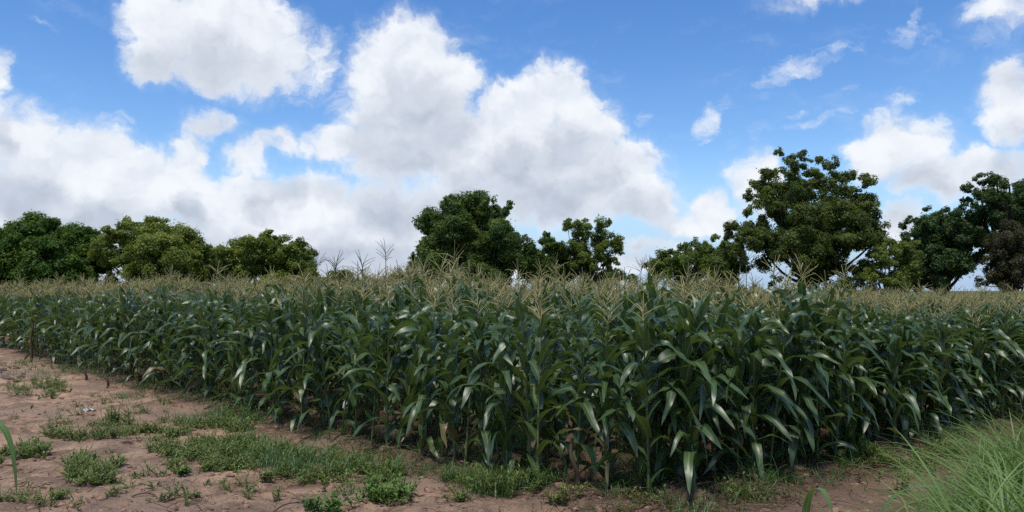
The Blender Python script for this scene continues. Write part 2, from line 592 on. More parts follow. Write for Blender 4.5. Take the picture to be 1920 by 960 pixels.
def soil_mat():
    m = bpy.data.materials.new('soil')
    m.use_nodes = True
    m.node_tree.nodes.clear()
    t = NT(m.node_tree)
    g = t.n('ShaderNodeNewGeometry').outputs['Position']
    big = t.noise(g, .55, 5, .6, dist=.4)
    mid = t.noise(t.vec('MULTIPLY', g, (1, .8, 1)), 2.1, 7, .7, dist=.8)
    fine = t.noise(g, 38, 5, .7)
    col = t.mix(t.ramp(mid, .38, .6), (.20, .132, .088), (.52, .335, .22))
    col = t.mix(t.ramp(big, .40, .66, 0, .75), col, (.28, .195, .145))
    col = t.mix(t.ramp(fine, .5, .7, 0, .6), col, (.11, .075, .052))
    # soil colour blends to a darker brown inside the tilled field
    sx = t.n('ShaderNodeSeparateXYZ')
    t.put(sx.inputs[0], g)
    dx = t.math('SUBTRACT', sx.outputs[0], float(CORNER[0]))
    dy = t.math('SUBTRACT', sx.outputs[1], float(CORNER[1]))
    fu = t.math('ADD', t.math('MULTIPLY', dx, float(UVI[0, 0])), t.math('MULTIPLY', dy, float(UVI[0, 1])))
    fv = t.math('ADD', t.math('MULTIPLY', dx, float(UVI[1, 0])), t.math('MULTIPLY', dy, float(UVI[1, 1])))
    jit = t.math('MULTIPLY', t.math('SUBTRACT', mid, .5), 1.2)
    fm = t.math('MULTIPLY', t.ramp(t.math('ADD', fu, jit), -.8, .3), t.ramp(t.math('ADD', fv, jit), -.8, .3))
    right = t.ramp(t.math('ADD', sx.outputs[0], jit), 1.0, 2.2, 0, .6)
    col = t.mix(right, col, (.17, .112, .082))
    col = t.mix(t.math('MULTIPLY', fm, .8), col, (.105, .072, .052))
    fargreen = t.ramp(sx.outputs[1], 34, 44)
    col = t.mix(fargreen, col, (.07, .085, .03))
    p = t.n('ShaderNodeBsdfPrincipled')
    t.put(p.inputs['Base Color'], col)
    p.inputs['Roughness'].default_value = .95
    p.inputs['Specular IOR Level'].default_value = .15
    hsum = t.math('ADD', t.math('MULTIPLY', t.noise(g, 9, 7, .72), .8), t.math('MULTIPLY', fine, .4))
    b = t.n('ShaderNodeBump')
    b.inputs['Strength'].default_value = 1.0
    b.inputs['Distance'].default_value = .08
    t.put(b.inputs['Height'], hsum)
    t.put(p.inputs['Normal'], b.outputs[0])
    o = t.n('ShaderNodeOutputMaterial')
    t.put(o.inputs[0], p.outputs[0])
    return m


# ------------------------------------------------------------------ ground
def make_ground():
    def axis(a, b, step, lo, hi):
        core = list(np.arange(a, b, step))
        s, x = step, b
        while x < hi:
            core.append(x)
            s *= 1.18
            x += s
        core.append(hi)
        s, x, left = step, a - step, []
        while x > lo:
            left.append(x)
            s *= 1.18
            x -= s
        left.append(lo)
        return np.array(left[::-1] + core)
    xs, ys = axis(-9, 9, .045, -3000, 3000), axis(4.5, 16, .045, -300, 4000)
    X, Y = np.meshgrid(xs, ys)
    Z = hgt(X, Y)
    ny, nx = X.shape
    i, j = np.meshgrid(np.arange(ny - 1), np.arange(nx - 1), indexing='ij')
    F = np.stack([i * nx + j, i * nx + j + 1, (i + 1) * nx + j + 1, (i + 1) * nx + j], -1).reshape(-1, 4)
    o = build('ground', geo(np.stack([X, Y, Z], -1).reshape(-1, 3), F), soil_mat())
    tag(o, 'bare reddish brown soil with dry crust and small mounds', 'ground', kind='structure')


make_ground()


# ------------------------------------------------------------------ trees
def tree(name, label, cat, depth, base, blobs, dark, light, leaf_len=.24, dens=1.0, group='trees standing behind the corn field', trans=.40, trunk_r=.16, gappy=0.0, seed=1, rough=.5, limb_show=1.0):
    """blobs (x, y, r) give where the crown's lobes stand; the crown itself is round in depth"""
    rng = np.random.default_rng(seed)
    leaf_len *= .8
    bx = at(base, HOR, depth)
    root_p = np.array([bx[0], depth, float(hgt(bx[0], depth))])
    k = depth / FPX
    C, R = [], []
    pts = np.array([[*at(x, y, depth)] for x, y, _ in blobs])
    rad = np.array([r * k for *_, r in blobs])
    span = (pts[:, 0].max() - pts[:, 0].min()) / 2 + rad.mean()
    midx = (pts[:, 0].max() + pts[:, 0].min()) / 2
    for p, r in zip(pts, rad):
        lim = math.sqrt(max(.05, 1 - ((p[0] - midx) / (span * 1.05)) ** 2)) * span * .75
        C.append(p + [0, rng.uniform(-.4, .4) * lim, 0])
        R.append(r)
        for sgn in (-1, 1):
            dy = sgn * lim * rng.uniform(.55, 1.0)
            C.append(p + [rng.normal(0, r * .25), dy, -abs(dy) * .18 - r * .15 + rng.normal(0, r * .15)])
            R.append(r * rng.uniform(.75, .95))
    C, R = np.array(C) - root_p, np.array(R)
    # leaf clumps on each lobe
    LV, LA = [], []
    for c, r in zip(C, R):
        nsub = max(6, int(10 * (r / .8) ** 1.2))
        dirs = rng.normal(size=(nsub, 3))
        dirs /= np.linalg.norm(dirs, axis=1)[:, None]
        dirs[:, 2] = dirs[:, 2] * .9 + .08
        sc = c + dirs * r * rng.uniform(.35, .78, (nsub, 1))
        sr = r * rng.uniform(.22, .44, nsub) + .05
        for q, qr, dd in zip(sc, sr, dirs):
            if rng.random() < gappy:
                continue
            nl = int(max(14, 300 * dens * (qr / .35) ** 2 * (.24 / leaf_len) ** 2 * .55))
            d = rng.normal(size=(nl, 3))
            d /= np.linalg.norm(d, axis=1)[:, None]
            rr = qr * rng.uniform(.35, 1.12, (nl, 1)) ** .7 * np.where(rng.random((nl, 1)) < .10, rng.uniform(1.0, 1.7, (nl, 1)), 1.0)
            sq = rng.uniform(.6, 1.35, 3) * [1, 1, .85]
            p = q + d * rr * sq
            n = d * .8 + dd * .3 + [0, 0, .55] + rng.normal(size=(nl, 3)) * .55
            n /= np.linalg.norm(n, axis=1)[:, None]
            a = rng.normal(size=(nl, 3)) + d * .5 + [0, 0, -.35]
            a -= n * (a * n).sum(1)[:, None]
            a /= np.linalg.norm(a, axis=1)[:, None]
            b = np.cross(n, a)
            L = leaf_len * rng.uniform(.6, 1.15, (nl, 1))
            Wd = L * rng.uniform(.36, .5, (nl, 1)) * .5
            quad = np.stack([p - a * L * .45, p + b * Wd - n * L * .03, p + a * L * .55 - n * L * .1, p - b * Wd - n * L * .03], 1)
            LV.append(quad.reshape(-1, 3))
            tn = np.clip(rng.normal(.45, .27) + rng.normal(0, .2, (nl, 1)), 0, 1)
            LA.append(np.repeat(tn, 4, 0))
    Vv = np.concatenate(LV)
    A = np.zeros((len(Vv), 3))
    A[:, 2] = np.concatenate(LA)[:, 0]
    F = np.arange(len(Vv)).reshape(-1, 4)
    root = thing(name, label, cat, root_p, 0, group)
    dark, light = (dark[0] * 1.7, dark[1] * 1.6, dark[2] * 1.2), (light[0] * 1.65, light[1] * 1.8, light[2] * 1.1)
    m = leaf_mat(name + '_leaf', dark, light, rough, .25, trans, backs=(light[0] * 1.5, light[1] * 1.45, light[2] * .5))
    build('crown', geo(Vv, F, A), m, root, smooth=False)
    # trunk and limbs
    low = C[:, 2].min()
    top = np.array([(midx - root_p[0]) * .35, 0, max(.9, C[:, 2].mean() * .55)])
    tt = np.linspace(0, 1, 9)[:, None]
    path = top * tt + np.array([1, .6, 0]) * (np.sin(tt * 5 + seed) - math.sin(seed)) * .10
    trunk = tube(path, trunk_r * (1.35 - .65 * tt[:, 0] + .5 * np.exp(-tt[:, 0] * 9)), 10)
    tr = build('trunk', trunk, MAT['bark'], root)
    limbs = []
    order = np.argsort(-R)
    for i_ in order[:min(len(order), 30)]:
        c = C[i_]
        s0 = path[rng.integers(5, 9)]
        q = np.linspace(0, 1, 8)[:, None]
        bend = np.array([0, 0, 1.0]) * np.linalg.norm(c - s0) * .16 * np.sin(q * math.pi) * (-1 if c[2] > s0[2] + 1 else 1)
        wob = rng.normal(size=3) * .12 * np.sin(q * 6.28)
        pth = s0 + (c - s0) * q + bend + wob
        limbs.append(tube(pth, trunk_r * (.52 - .42 * q[:, 0]) * limb_show, 6))
    build('limbs', join(limbs), MAT['bark'], root)
    return root


tree('dense_tree', 'broad dense dark green tree at the left edge, widest of the left-hand trees', 'tree', 46, 100,
     [(70, 432, 40), (40, 440, 30), (112, 452, 36), (140, 452, 34), (160, 440, 20), (95, 490, 52), (150, 490, 46), (176, 478, 24), (172, 515, 24), (60, 475, 46), (40, 515, 45), (120, 525, 48), (84, 425, 22), (20, 465, 30), (96, 421, 16)],
     (.022, .055, .012), (.060, .100, .022), .26, 1.0, seed=11, trunk_r=.3)
tree('dense_tree', 'dark green tree cut off by the left edge of the view', 'tree', 48, -20,
     [(5, 462, 32), (-30, 455, 40), (-60, 470, 45), (-20, 500, 50), (12, 510, 40), (-70, 515, 50)],
     (.024, .055, .014), (.060, .098, .025), .26, 1.0, seed=12, trunk_r=.25)
tree('spreading_tree', 'pale yellowish green spreading tree, second from the left, sky showing under its left limbs', 'tree', 46, 305,
     [(238, 425, 24), (265, 428, 28), (290, 420, 20), (300, 445, 40), (335, 452, 34), (232, 458, 28), (218, 450, 22), (260, 470, 34), (226, 486, 13), (345, 480, 36), (372, 468, 24), (385, 470, 14), (300, 490, 44), (320, 515, 40), (248, 500, 14), (340, 440, 18), (360, 505, 30), (207, 447, 12)],
     (.040, .062, .014), (.150, .165, .050), .22, .85, seed=13, gappy=.12, trunk_r=.22)
tree('dark_bush', 'low dark bush filling the gap between the two yellowish trees on the left', 'bush', 50, 405,
     [(395, 498, 24), (420, 490, 22), (410, 520, 30), (380, 515, 26), (440, 515, 26)],
     (.018, .042, .012), (.042, .078, .022), .24, 1.0, group='low bushes behind the corn', seed=14, trunk_r=.1)
tree('spreading_tree', 'yellowish green tree with layered flat-topped lobes, third from the left', 'tree', 46, 510,
     [(450, 458, 24), (445, 470, 24), (485, 452, 24), (515, 448, 22), (508, 440, 14), (560, 462, 22), (540, 470, 26), (500, 480, 36), (540, 498, 34), (570, 490, 24), (470, 495, 32), (450, 490, 22), (580, 505, 18), (520, 520, 36), (565, 520, 28), (432, 468, 12), (470, 450, 14)],
     (.035, .058, .013), (.125, .145, .038), .23, .9, seed=15, gappy=.1, trunk_r=.2)
tree('distant_tree', 'tiny rounded dark tree far away behind the bare tassels', 'tree', 120, 640,
     [(625, 520, 16), (645, 518, 16), (655, 526, 14), (612, 528, 12), (635, 532, 18)],
     (.03, .05, .022), (.065, .085, .035), .5, .9, seed=16, trunk_r=.3)
tree('rounded_tree', 'big rounded dark green tree at the centre, tallest of the middle trees', 'tree', 44, 890,
     [(850, 378, 20), (868, 385, 26), (905, 378, 22), (925, 386, 20), (945, 392, 12), (815, 410, 28), (800, 420, 20), (855, 415, 40), (900, 415, 42), (940, 420, 30), (960, 435, 20), (810, 450, 24), (797, 462, 16), (850, 455, 46), (905, 460, 50), (950, 460, 34), (970, 455, 16), (830, 485, 34), (880, 498, 44), (930, 498, 40), (965, 490, 26), (843, 370, 10), (912, 372, 12), (955, 384, 8)],
     (.024, .055, .018), (.085, .110, .036), .22, .95, seed=17, gappy=.08, trunk_r=.28)
tree('dark_bush', 'small dark bush at the left foot of the big rounded tree', 'bush', 46, 800,
     [(780, 484, 13), (795, 492, 14), (815, 498, 16), (770, 505, 12), (800, 510, 20), (830, 512, 20)],
     (.020, .042, .015), (.05, .08, .028), .22, .9, group='low bushes behind the corn', seed=18, trunk_r=.08)
tree('dark_bush', 'wide dark thicket joining the big rounded tree to the slender tree on its right', 'bush', 46, 1020,
     [(990, 458, 18), (1025, 452, 20), (1045, 462, 20), (1000, 480, 30), (1040, 490, 32), (1075, 485, 26), (1000, 505, 30), (1060, 510, 30), (1090, 500, 22), (1025, 440, 9)],
     (.020, .045, .012), (.062, .09, .022), .22, .95, group='low bushes behind the corn', seed=19, trunk_r=.12)
tree('slender_tree', 'slender open-crowned tree with thin visible trunk, right of the big rounded tree', 'tree', 44, 1105,
     [(1070, 420, 16), (1095, 425, 22), (1125, 422, 17), (1138, 417, 10), (1085, 445, 22), (1115, 450, 24), (1150, 450, 18), (1160, 465, 12), (1130, 472, 18), (1095, 472, 22), (1145, 485, 12), (1078, 490, 14), (1062, 414, 8), (1110, 490, 14)],
     (.035, .060, .014), (.110, .130, .035), .2, .75, seed=20, gappy=.18, trunk_r=.11)
tree('distant_bush', 'grey green bush low on the horizon right of the slender tree', 'bush', 70, 1140,
     [(1120, 512, 14), (1145, 510, 14), (1165, 516, 13), (1185, 520, 12), (1135, 524, 18), (1100, 520, 14)],
     (.030, .050, .020), (.075, .09, .035), .3, .9, group='low bushes behind the corn', seed=21, trunk_r=.08)
tree('spreading_tree', 'low green tree with two humps between the slender tree and the tallest tree', 'tree', 44, 1310,
     [(1230, 490, 18), (1250, 480, 18), (1265, 475, 14), (1285, 472, 20), (1305, 462, 16), (1340, 466, 24), (1365, 468, 20), (1380, 480, 18), (1310, 490, 30), (1350, 495, 30), (1265, 500, 26), (1240, 505, 20), (1385, 500, 16), (1300, 515, 30), (1355, 518, 26), (1335, 450, 10), (1222, 488, 9)],
     (.028, .055, .014), (.095, .115, .034), .22, .9, seed=22, gappy=.1, trunk_r=.18)
tree('tall_tree', 'tallest tree, dark, with ragged upright crown and a low limb reaching left', 'tree', 42, 1525,
     [(1468, 284, 12), (1478, 300, 18), (1490, 318, 20), (1522, 305, 15), (1530, 322, 22), (1440, 325, 18), (1432, 345, 20), (1460, 350, 30), (1500, 350, 34), (1545, 345, 28), (1580, 338, 22), (1600, 330, 14), (1425, 375, 20), (1450, 390, 30), (1490, 395, 40), (1540, 390, 42), (1590, 375, 28), (1605, 395, 26), (1620, 420, 24), (1396, 430, 25), (1376, 427, 19), (1422, 437, 28), (1455, 440, 34), (1500, 445, 44), (1550, 440, 44), (1600, 445, 34), (1622, 440, 15), (1470, 475, 32), (1520, 485, 38), (1560, 482, 30), (1484, 505, 20), (1535, 515, 28), (1572, 500, 16), (1612, 465, 14), (1372, 432, 10)],
     (.024, .045, .013), (.085, .098, .032), .2, .85, seed=23, gappy=.12, trunk_r=.26)
tree('pale_bush', 'pale yellowish green bush under the right side of the tallest tree', 'bush', 38.5, 1665,
     [(1665, 462, 18), (1690, 455, 18), (1640, 475, 14), (1650, 490, 22), (1685, 490, 28), (1640, 512, 24), (1690, 520, 26), (1620, 515, 18), (1700, 470, 20)],
     (.040, .062, .018), (.125, .14, .045), .2, .8, group='low bushes behind the corn', seed=24, gappy=.12, trunk_r=.1)
tree('dark_tree', 'dark bluish green bushy tree between the tallest tree and the right edge', 'tree', 42, 1765,
     [(1735, 408, 18), (1765, 402, 18), (1795, 400, 18), (1722, 430, 26), (1760, 430, 36), (1805, 425, 30), (1720, 460, 30), (1765, 465, 42), (1810, 455, 30), (1735, 490, 36), (1780, 495, 36), (1800, 480, 26), (1750, 515, 34), (1712, 412, 10), (1745, 394, 9)],
     (.018, .042, .018), (.055, .082, .038), .21, .95, seed=25, gappy=.08, trunk_r=.24)
tree('leaning_tree', 'tall dark tree at the right edge with a bent limb and gaps of sky below', 'tree', 40, 1890,
     [(1838, 336, 16), (1860, 345, 20), (1832, 365, 14), (1850, 372, 20), (1880, 358, 22), (1905, 375, 30), (1935, 360, 34), (1875, 390, 26), (1840, 395, 14), (1910, 410, 34), (1945, 400, 40), (1850, 415, 16), (1955, 450, 44), (1900, 440, 22), (1835, 440, 16), (1860, 470, 12), (1850, 440, 16)],
     (.018, .040, .016), (.055, .078, .034), .2, .9, seed=26, gappy=.12, trunk_r=.26, limb_show=1.3)
tree('brown_bush', 'dull greyish brown bush at the right edge below the leaning tree', 'bush', 37, 1905,
     [(1890, 450, 26), (1905, 430, 22), (1915, 460, 32), (1880, 480, 24), (1920, 500, 36), (1885, 510, 26), (1940, 470, 36), (1860, 520, 18)],
     (.026, .028, .016), (.052, .047, .032), .14, .8, group='low bushes behind the corn', seed=27, trunk_r=.1)
for k_, (bx_, by_, dp_, lab_) in enumerate([
        (560, 522, 40, 'olive scrub bush peeping over the tassels below the third tree from the left'),
        (735, 515, 42, 'olive scrub bush peeping over the tassels between the bare tassels and the big rounded tree'),
        (1345, 535, 38, 'olive scrub bush in front of the low two-humped tree'),
        (1600, 540, 40, 'olive scrub bush in front of the tallest tree at its right foot'),
        (285, 530, 44, 'olive scrub bush under the left limbs of the second tree from the left')]):
    tree('scrub_bush', lab_, 'bush', dp_, bx_, [(bx_ - 36, by_ + 8, 18), (bx_, by_, 20), (bx_ + 34, by_ + 6, 20), (bx_ + 62, by_ + 14, 16), (bx_ - 60, by_ + 14, 14)],
         (.045, .060, .020), (.12, .125, .05), .16, .7, group='scrub bushes at the back of the field', seed=40 + k_, gappy=.15, trunk_r=.05)


# ------------------------------------------------------------------ corn
def make_tassel(rng, z, n, L, sides=4, r=.0045, tint=.5, seg=4, mat=0):
    q = np.linspace(0, 1, seg + 1)
    out = []
    lean = rng.normal(0, .12, 2)

    def axis(s):
        return np.stack([lean[0] * s * s * L, lean[1] * s * s * L, z + s * L], -1)
    out.append(tube(axis(q * 1.0), r * (1.25 - .6 * q), sides, tint, mat))
    for k in range(n):
        s0 = rng.uniform(.12, .5)
        b = axis(np.array([s0]))[0]
        ph = k * 2.4 + rng.normal(0, .3)
        op = rng.uniform(.35, .95)
        l = L * rng.uniform(.45, .72)
        th = op + q * rng.uniform(-.1, .75)
        d = np.stack([np.sin(th) * math.cos(ph), np.sin(th) * math.sin(ph), np.cos(th)], 1)
        p = b + np.concatenate([np.zeros((1, 3)), np.cumsum(d[1:], 0)]) * l / seg
        out.append(tube(p, r * (1.0 - .5 * q), sides, float(np.clip(tint + rng.normal(0, .12), 0, 1)), mat))
    return join(out)


def make_ear(rng, z, phi, L=.2, R=.024, tint=.5):
    q = np.linspace(0, 1, 9)
    tilt = rng.uniform(.12, .32)
    ax = np.array([math.sin(tilt) * math.cos(phi), math.sin(tilt) * math.sin(phi), math.cos(tilt)])
    b = np.array([.012 * math.cos(phi), .012 * math.sin(phi), z])
    path = b + q[:, None] * ax * L
    rad = R * np.array([.35, .75, .95, 1, 1, .92, .78, .55, .22])
    ear = [tube(path, rad, 9, tint)]
    for k in range(3):      # loose husk leaves
        ear.append(leaf(b + ax * L * .1, phi + k * 2.1, L * rng.uniform(.8, 1.1), .035, tilt * .5 + .06, tilt + .35, nseg=5, across=(-1, 0, 1), tint=tint))
    tip = b + ax * L * .97
    silk = []
    for k in range(14):
        ph = rng.uniform(0, 6.28)
        s = np.linspace(0, 1, 4)[:, None]
        d = ax + np.array([math.cos(ph), math.sin(ph), 0]) * rng.uniform(.2, .7)
        silk.append(tube(tip + d * s * .05 + np.array([0, 0, -.05]) * s ** 2, .0035, 3, rng.uniform(.1, .9)))
    return join(ear), join(silk)


def corn(rng, h, hi=True, tassel=True, ears=1, nleaf=None, tl=.28, tint=.5, lw=1.0, tassel_tint=None, ear_at=None, ped=0.):
    """one plant as a dict of parts"""
    n = nleaf or int(rng.integers(12, 16))
    acr, ns = ((-1, -.5, 0, .5, 1), 11) if hi else ((-1, 0, 1), 6)
    P = {}
    lean = rng.normal(0, .02, 2)
    q = np.linspace(0, 1, 10 if hi else 4)[:, None]

    def ax(z):
        s = z / h
        return np.array([lean[0] * s * s * h, lean[1] * s * s * h, z])
    path = np.concatenate([lean[None] * q ** 2 * h, q * h], 1)
    rad = .0135 - .0085 * q[:, 0]
    if hi:
        rad = rad * (1 + .12 * (np.arange(len(q)) % 2))
    P['stalk'] = tube(path, rad, 7 if hi else 4, tint)
    phi0 = rng.uniform(0, 6.28)
    lv = []
    for i in range(n):
        s = i / (n - 1)
        z = h * (.07 + .91 * s ** .92)
        phi = phi0 + (i % 2) * math.pi + rng.normal(0, .38)
        L = (.46 + .30 * math.sin(math.pi * min(1, s * .85 + .12))) * rng.uniform(.82, 1.15) * (1 - .42 * s ** 4)
        W = (.086 + .038 * math.sin(math.pi * min(1, s * .8 + .15))) * rng.uniform(.85, 1.15) * lw
        th0 = (.50 - .24 * s) * rng.uniform(.75, 1.3)
        th1 = (2.9 - .75 * s ** 1.8) * rng.uniform(.82, 1.08)
        kink = rng.uniform(.25, .6) if rng.random() < .6 else None
        if s > .85 and rng.random() < .4:
            th1 = rng.uniform(.5, 1.3)
            kink = None
        lv.append(leaf(ax(z), phi, L, W, th0, th1, rng.normal(0, .6), rng.normal(0, .8), ns, acr, kink, wave=rng.uniform(.07, .22), tint=1.0 if (s < .2 and rng.random() < .10) else float(np.clip(tint + rng.normal(0, .24), 0, .93)), ph=rng.uniform(0, 6), fold=rng.uniform(.12, .4), power=rng.uniform(.9, 1.5)))
    P['foliage'] = join(lv)
    if tassel:
        tt = rng.uniform(.1, .9) if tassel_tint is None else tassel_tint
        st = tube(np.stack([ax(h), ax(h) + [0, 0, tl * .4 + ped]]), (.006, .005), 5 if hi else 3, tint)
        P['stalk'] = join([P['stalk'], st])
        T = make_tassel(rng, 0, int(rng.integers(8, 14)) if hi else 9, tl, 5 if hi else 3, .0044 if hi else .0068, tt, 6 if hi else 3)
        T['V'] += ax(h) + [0, 0, tl * .25 + ped]
        P['tassel'] = T
    if ears:
        E, S = make_ear(rng, ear_at or h * rng.uniform(.48, .62), phi0 + rng.normal(0, .3), rng.uniform(.16, .22), tint=rng.uniform(.2, 1))
        P['ear'], P['silk'] = E, S
    return P


PART_MAT = dict(stalk='stalk', foliage='corn_leaf', tassel='tassel', ear='husk', silk='silk')


def link_plant(P, name, label, loc, rz, scl=1.0, group=None, mats=None, cat='corn plant'):
    root = thing(name, label, cat, loc, rz, group)
    root.scale = (scl, scl, scl)
    made = {}
    for part in ('stalk', 'foliage', 'tassel', 'ear', 'silk'):
        if part in P:
            made[part] = build(part, P[part], MAT[(mats or PART_MAT).get(part, PART_MAT[part])], made.get('ear') if part == 'silk' else root)
    return root


CORN_GROUP = 'corn plants along the near edge of the field'
# positions on the rows
pts = []
for r_ in range(0, 62):
    for s_ in range(0, 200):
        u = .28 + s_ * .24 + RNG.normal(0, .06)
        v = .05 + r_ * ROW + RNG.normal(0, .07)
        p = CORNER + U * u + V * v
        pts.append((p[0], p[1], u, v))
pts = np.array(pts)
# extra plants fill the open end of the rows, on the right-hand edge
ex = []
for v_ in np.arange(.3, 16, .24):
    for u_ in (.30, .62):
        p = CORNER + U * (u_ + RNG.normal(0, .09)) + V * (v_ + RNG.normal(0, .06))
        ex.append((p[0], p[1], u_, v_))
pts = np.concatenate([pts, np.array(ex)])
Yp = pts[:, 1]
keep = (Yp < 35) & (Yp > 6.70) & (np.abs(pts[:, 0]) < .70 * Yp + 2.0) & (RNG.random(len(pts)) < .96)
pts = pts[keep]
# where a described plant stands, the row leaves room
HERO = []


def hero_spot(px, py):
    g = ground_at(px, py)
    HERO.append(g[:2])
    return g


def height_at(x, y, u, v):
    inn = np.minimum(u, v)
    h = 1.46 + .05 * sstep(.3, 4.0, inn) + .08 * sstep(-3, -11, x) - .10 * sstep(16, 26, y) + .12 * np.exp(-((x + 1.8) / 1.3) ** 2) * sstep(.3, 2, inn)
    h = h - .18 * sstep(2.0, 6.0, x)
    h = h + (fbm(x * .35, y * .35, 2, 21) - .4) * .22
    return h


hero_specs = [
    ('slim corn plant standing apart in front, with short yellowish tassel and green ear', 1135, 916),
    ('corn plant whose very long broad leaf hangs almost to the soil', 1216, 912),
    ('slender front-row corn plant with pinkish tassel rising above its neighbours', 1008, 905),
    ('short young light green corn plant beside the slender pinkish-tasselled plant', 984, 890),
    ('corn plant with a rust-tipped upright ear, right of the long hanging leaf', 1262, 895),
    ('front-row corn plant with a high ear ending in a brown withered tip', 1398, 872),
]
hero_locs = [hero_spot(px, py) for _, px, py in hero_specs]
tall_specs = [  # bare tassels against the sky: (x, y of the top, depth)
    ('tall corn plant with bare leaning dark tassel right of the third tree', 597, 470, 12.2),
    ('tall corn plant with a spreading umbrella-shaped bare tassel against the cloud', 624, 466, 12.6),
    ('tall corn plant with thin bare tassel, left of the tallest bare tassel', 684, 466, 11.8),
    ('tall corn plant with the fullest dark bare tassel, left of the rounded tree', 728, 446, 12.0),
    ('tall corn plant with small dark tassel in the gap right of the slender tree', 1200, 476, 13.5),
    ('tall corn plant with bare tassel beside the left limb of the tallest tree', 1406, 452, 11.0),
    ("tall corn plant with reddish tassel in front of the tallest tree's trunk", 1548, 505, 12.0),
]
tall_locs = []
for lab, px, py, dp in tall_specs:
    w_ = at(px, py, dp)
    z0 = float(hgt(w_[0], dp))
    tall_locs.append((np.array([w_[0], dp, z0]), w_[2] - z0))
    HERO.append(w_[:2])
HERO = np.array(HERO)
dmin = np.min(np.hypot(pts[:, 0, None] - HERO[None, :, 0], pts[:, 1, None] - HERO[None, :, 1]), 1)
pts = pts[dmin > .17]
H = height_at(pts[:, 0], pts[:, 1], pts[:, 2], pts[:, 3]) * RNG.normal(1, .085, len(pts))
Z = hgt(pts[:, 0], pts[:, 1])
inn = np.minimum(np.maximum(pts[:, 2], 0), np.maximum(pts[:, 3], 0))
dist = np.hypot(pts[:, 0], pts[:, 1])
inview = np.abs(pts[:, 0]) < .675 * pts[:, 1] + .1
score = dist + 3.2 * inn + np.where(inview, 0, 100)
order = np.argsort(score)
NEAR = 285
near_i, far_i = order[:NEAR], order[NEAR:]

# the kinds of plants for the near edge: built once each, then copied
protos = []
prng = np.random.default_rng(5)
for k in range(22):
    tas = k % 3 == 0
    ears = 1 if k % 2 == 0 else 0
    protos.append((corn(prng, 1.55, True, tas, ears, tl=prng.uniform(.24, .34), tint=prng.uniform(.2, .8)), tas, ears))

ZONES = [(-1e9, 205, 'under the leftmost trees'), (205, 400, 'under the second tree'), (400, 600, 'under the third tree'),
         (600, 775, 'under the bare tassels'), (775, 985, 'under the big rounded tree'), (985, 1175, 'under the slender tree'),
         (1175, 1365, 'under the low two-humped tree'), (1365, 1500, 'under the left half of the tallest tree'), (1500, 1660, 'under the right half of the tallest tree'),
         (1660, 1830, 'under the dark bushy tree'), (1830, 1e9, 'under the leaning right-hand tree')]
proto_objs = {}
for i in near_i:
    x, y, u, v = pts[i]
    k = int(RNG.integers(0, len(protos)))
    P, tas, ears = protos[k]
    px = CX + x / y * FPX
    zone = next(z for a, b, z in ZONES if a <= px < b)
    row = 'front-row' if inn[i] < .35 else ('second-row' if inn[i] < .95 else 'inner')
    look = {(True, 1): 'with tassel and ear', (True, 0): 'with tassel only', (False, 1): 'with ear only', (False, 0): 'with leaves only'}[(tas, ears)]
    label = f'{row} corn plant {look}, {zone}'
    if k not in proto_objs:
        o = link_plant(P, 'corn_plant', label, (x, y, Z[i] - .02), 0, 1, CORN_GROUP)
        proto_objs[k] = o
    else:
        o = copy_tree(proto_objs[k])
    o['label'] = label
    o.location = (x, y, Z[i] - .02)
    o.rotation_euler = (RNG.normal(0, .06), RNG.normal(0, .06), RNG.uniform(0, 6.28))
    s = H[i] / 1.55
    o.scale = (s ** .5 * RNG.uniform(.95, 1.08),) * 2 + (s,)

hr = np.random.default_rng(77)
hero_plants = [
    corn(hr, 1.22, True, True, 1, 9, .17, .7, .68, tassel_tint=.15, ear_at=.74),
    corn(hr, 1.42, True, True, 0, 11, .28, .3),
    corn(hr, 1.36, True, True, 1, 10, .30, .75, .95, tassel_tint=1.0, ear_at=.72),
    corn(hr, .66, True, False, 0, 8, .2, .9, .8),
    corn(hr, 1.42, True, False, 1, 10, .28, .45, ear_at=.66),
    corn(hr, 1.40, True, True, 1, 10, .28, .45, ear_at=.90),
]
# the long hanging leaf
hero_plants[1]['foliage'] = join([hero_plants[1]['foliage'], leaf((0, 0, .98), -1.6, .98, .12, .25, 3.1, .05, .5, 16, kink=.09, wave=.09, tint=.75)])
for n_, ((lab, *_), loc, P) in enumerate(zip(hero_specs, hero_locs, hero_plants)):
    link_plant(P, 'corn_plant', lab, loc - [0, 0, .02], n_ * 1.3, 1, CORN_GROUP, mats=dict(foliage='young_leaf') if n_ == 3 else None)
for n_, ((lab, *_), (loc, hh)) in enumerate(zip(tall_specs, tall_locs)):
    tl = .42
    hb = min(1.62, hh - tl * 1.22)
    P = corn(hr, hb, True, True, 0, 11, tl, .35, tassel_tint=.3, ped=hh - tl * 1.22 - hb)
    link_plant(P, 'corn_plant', lab, loc - [0, 0, .02], n_ * 1.1, 1, 'tall corn plants with bare tassels', mats=dict(tassel='dark_tassel') if n_ < 6 else None)

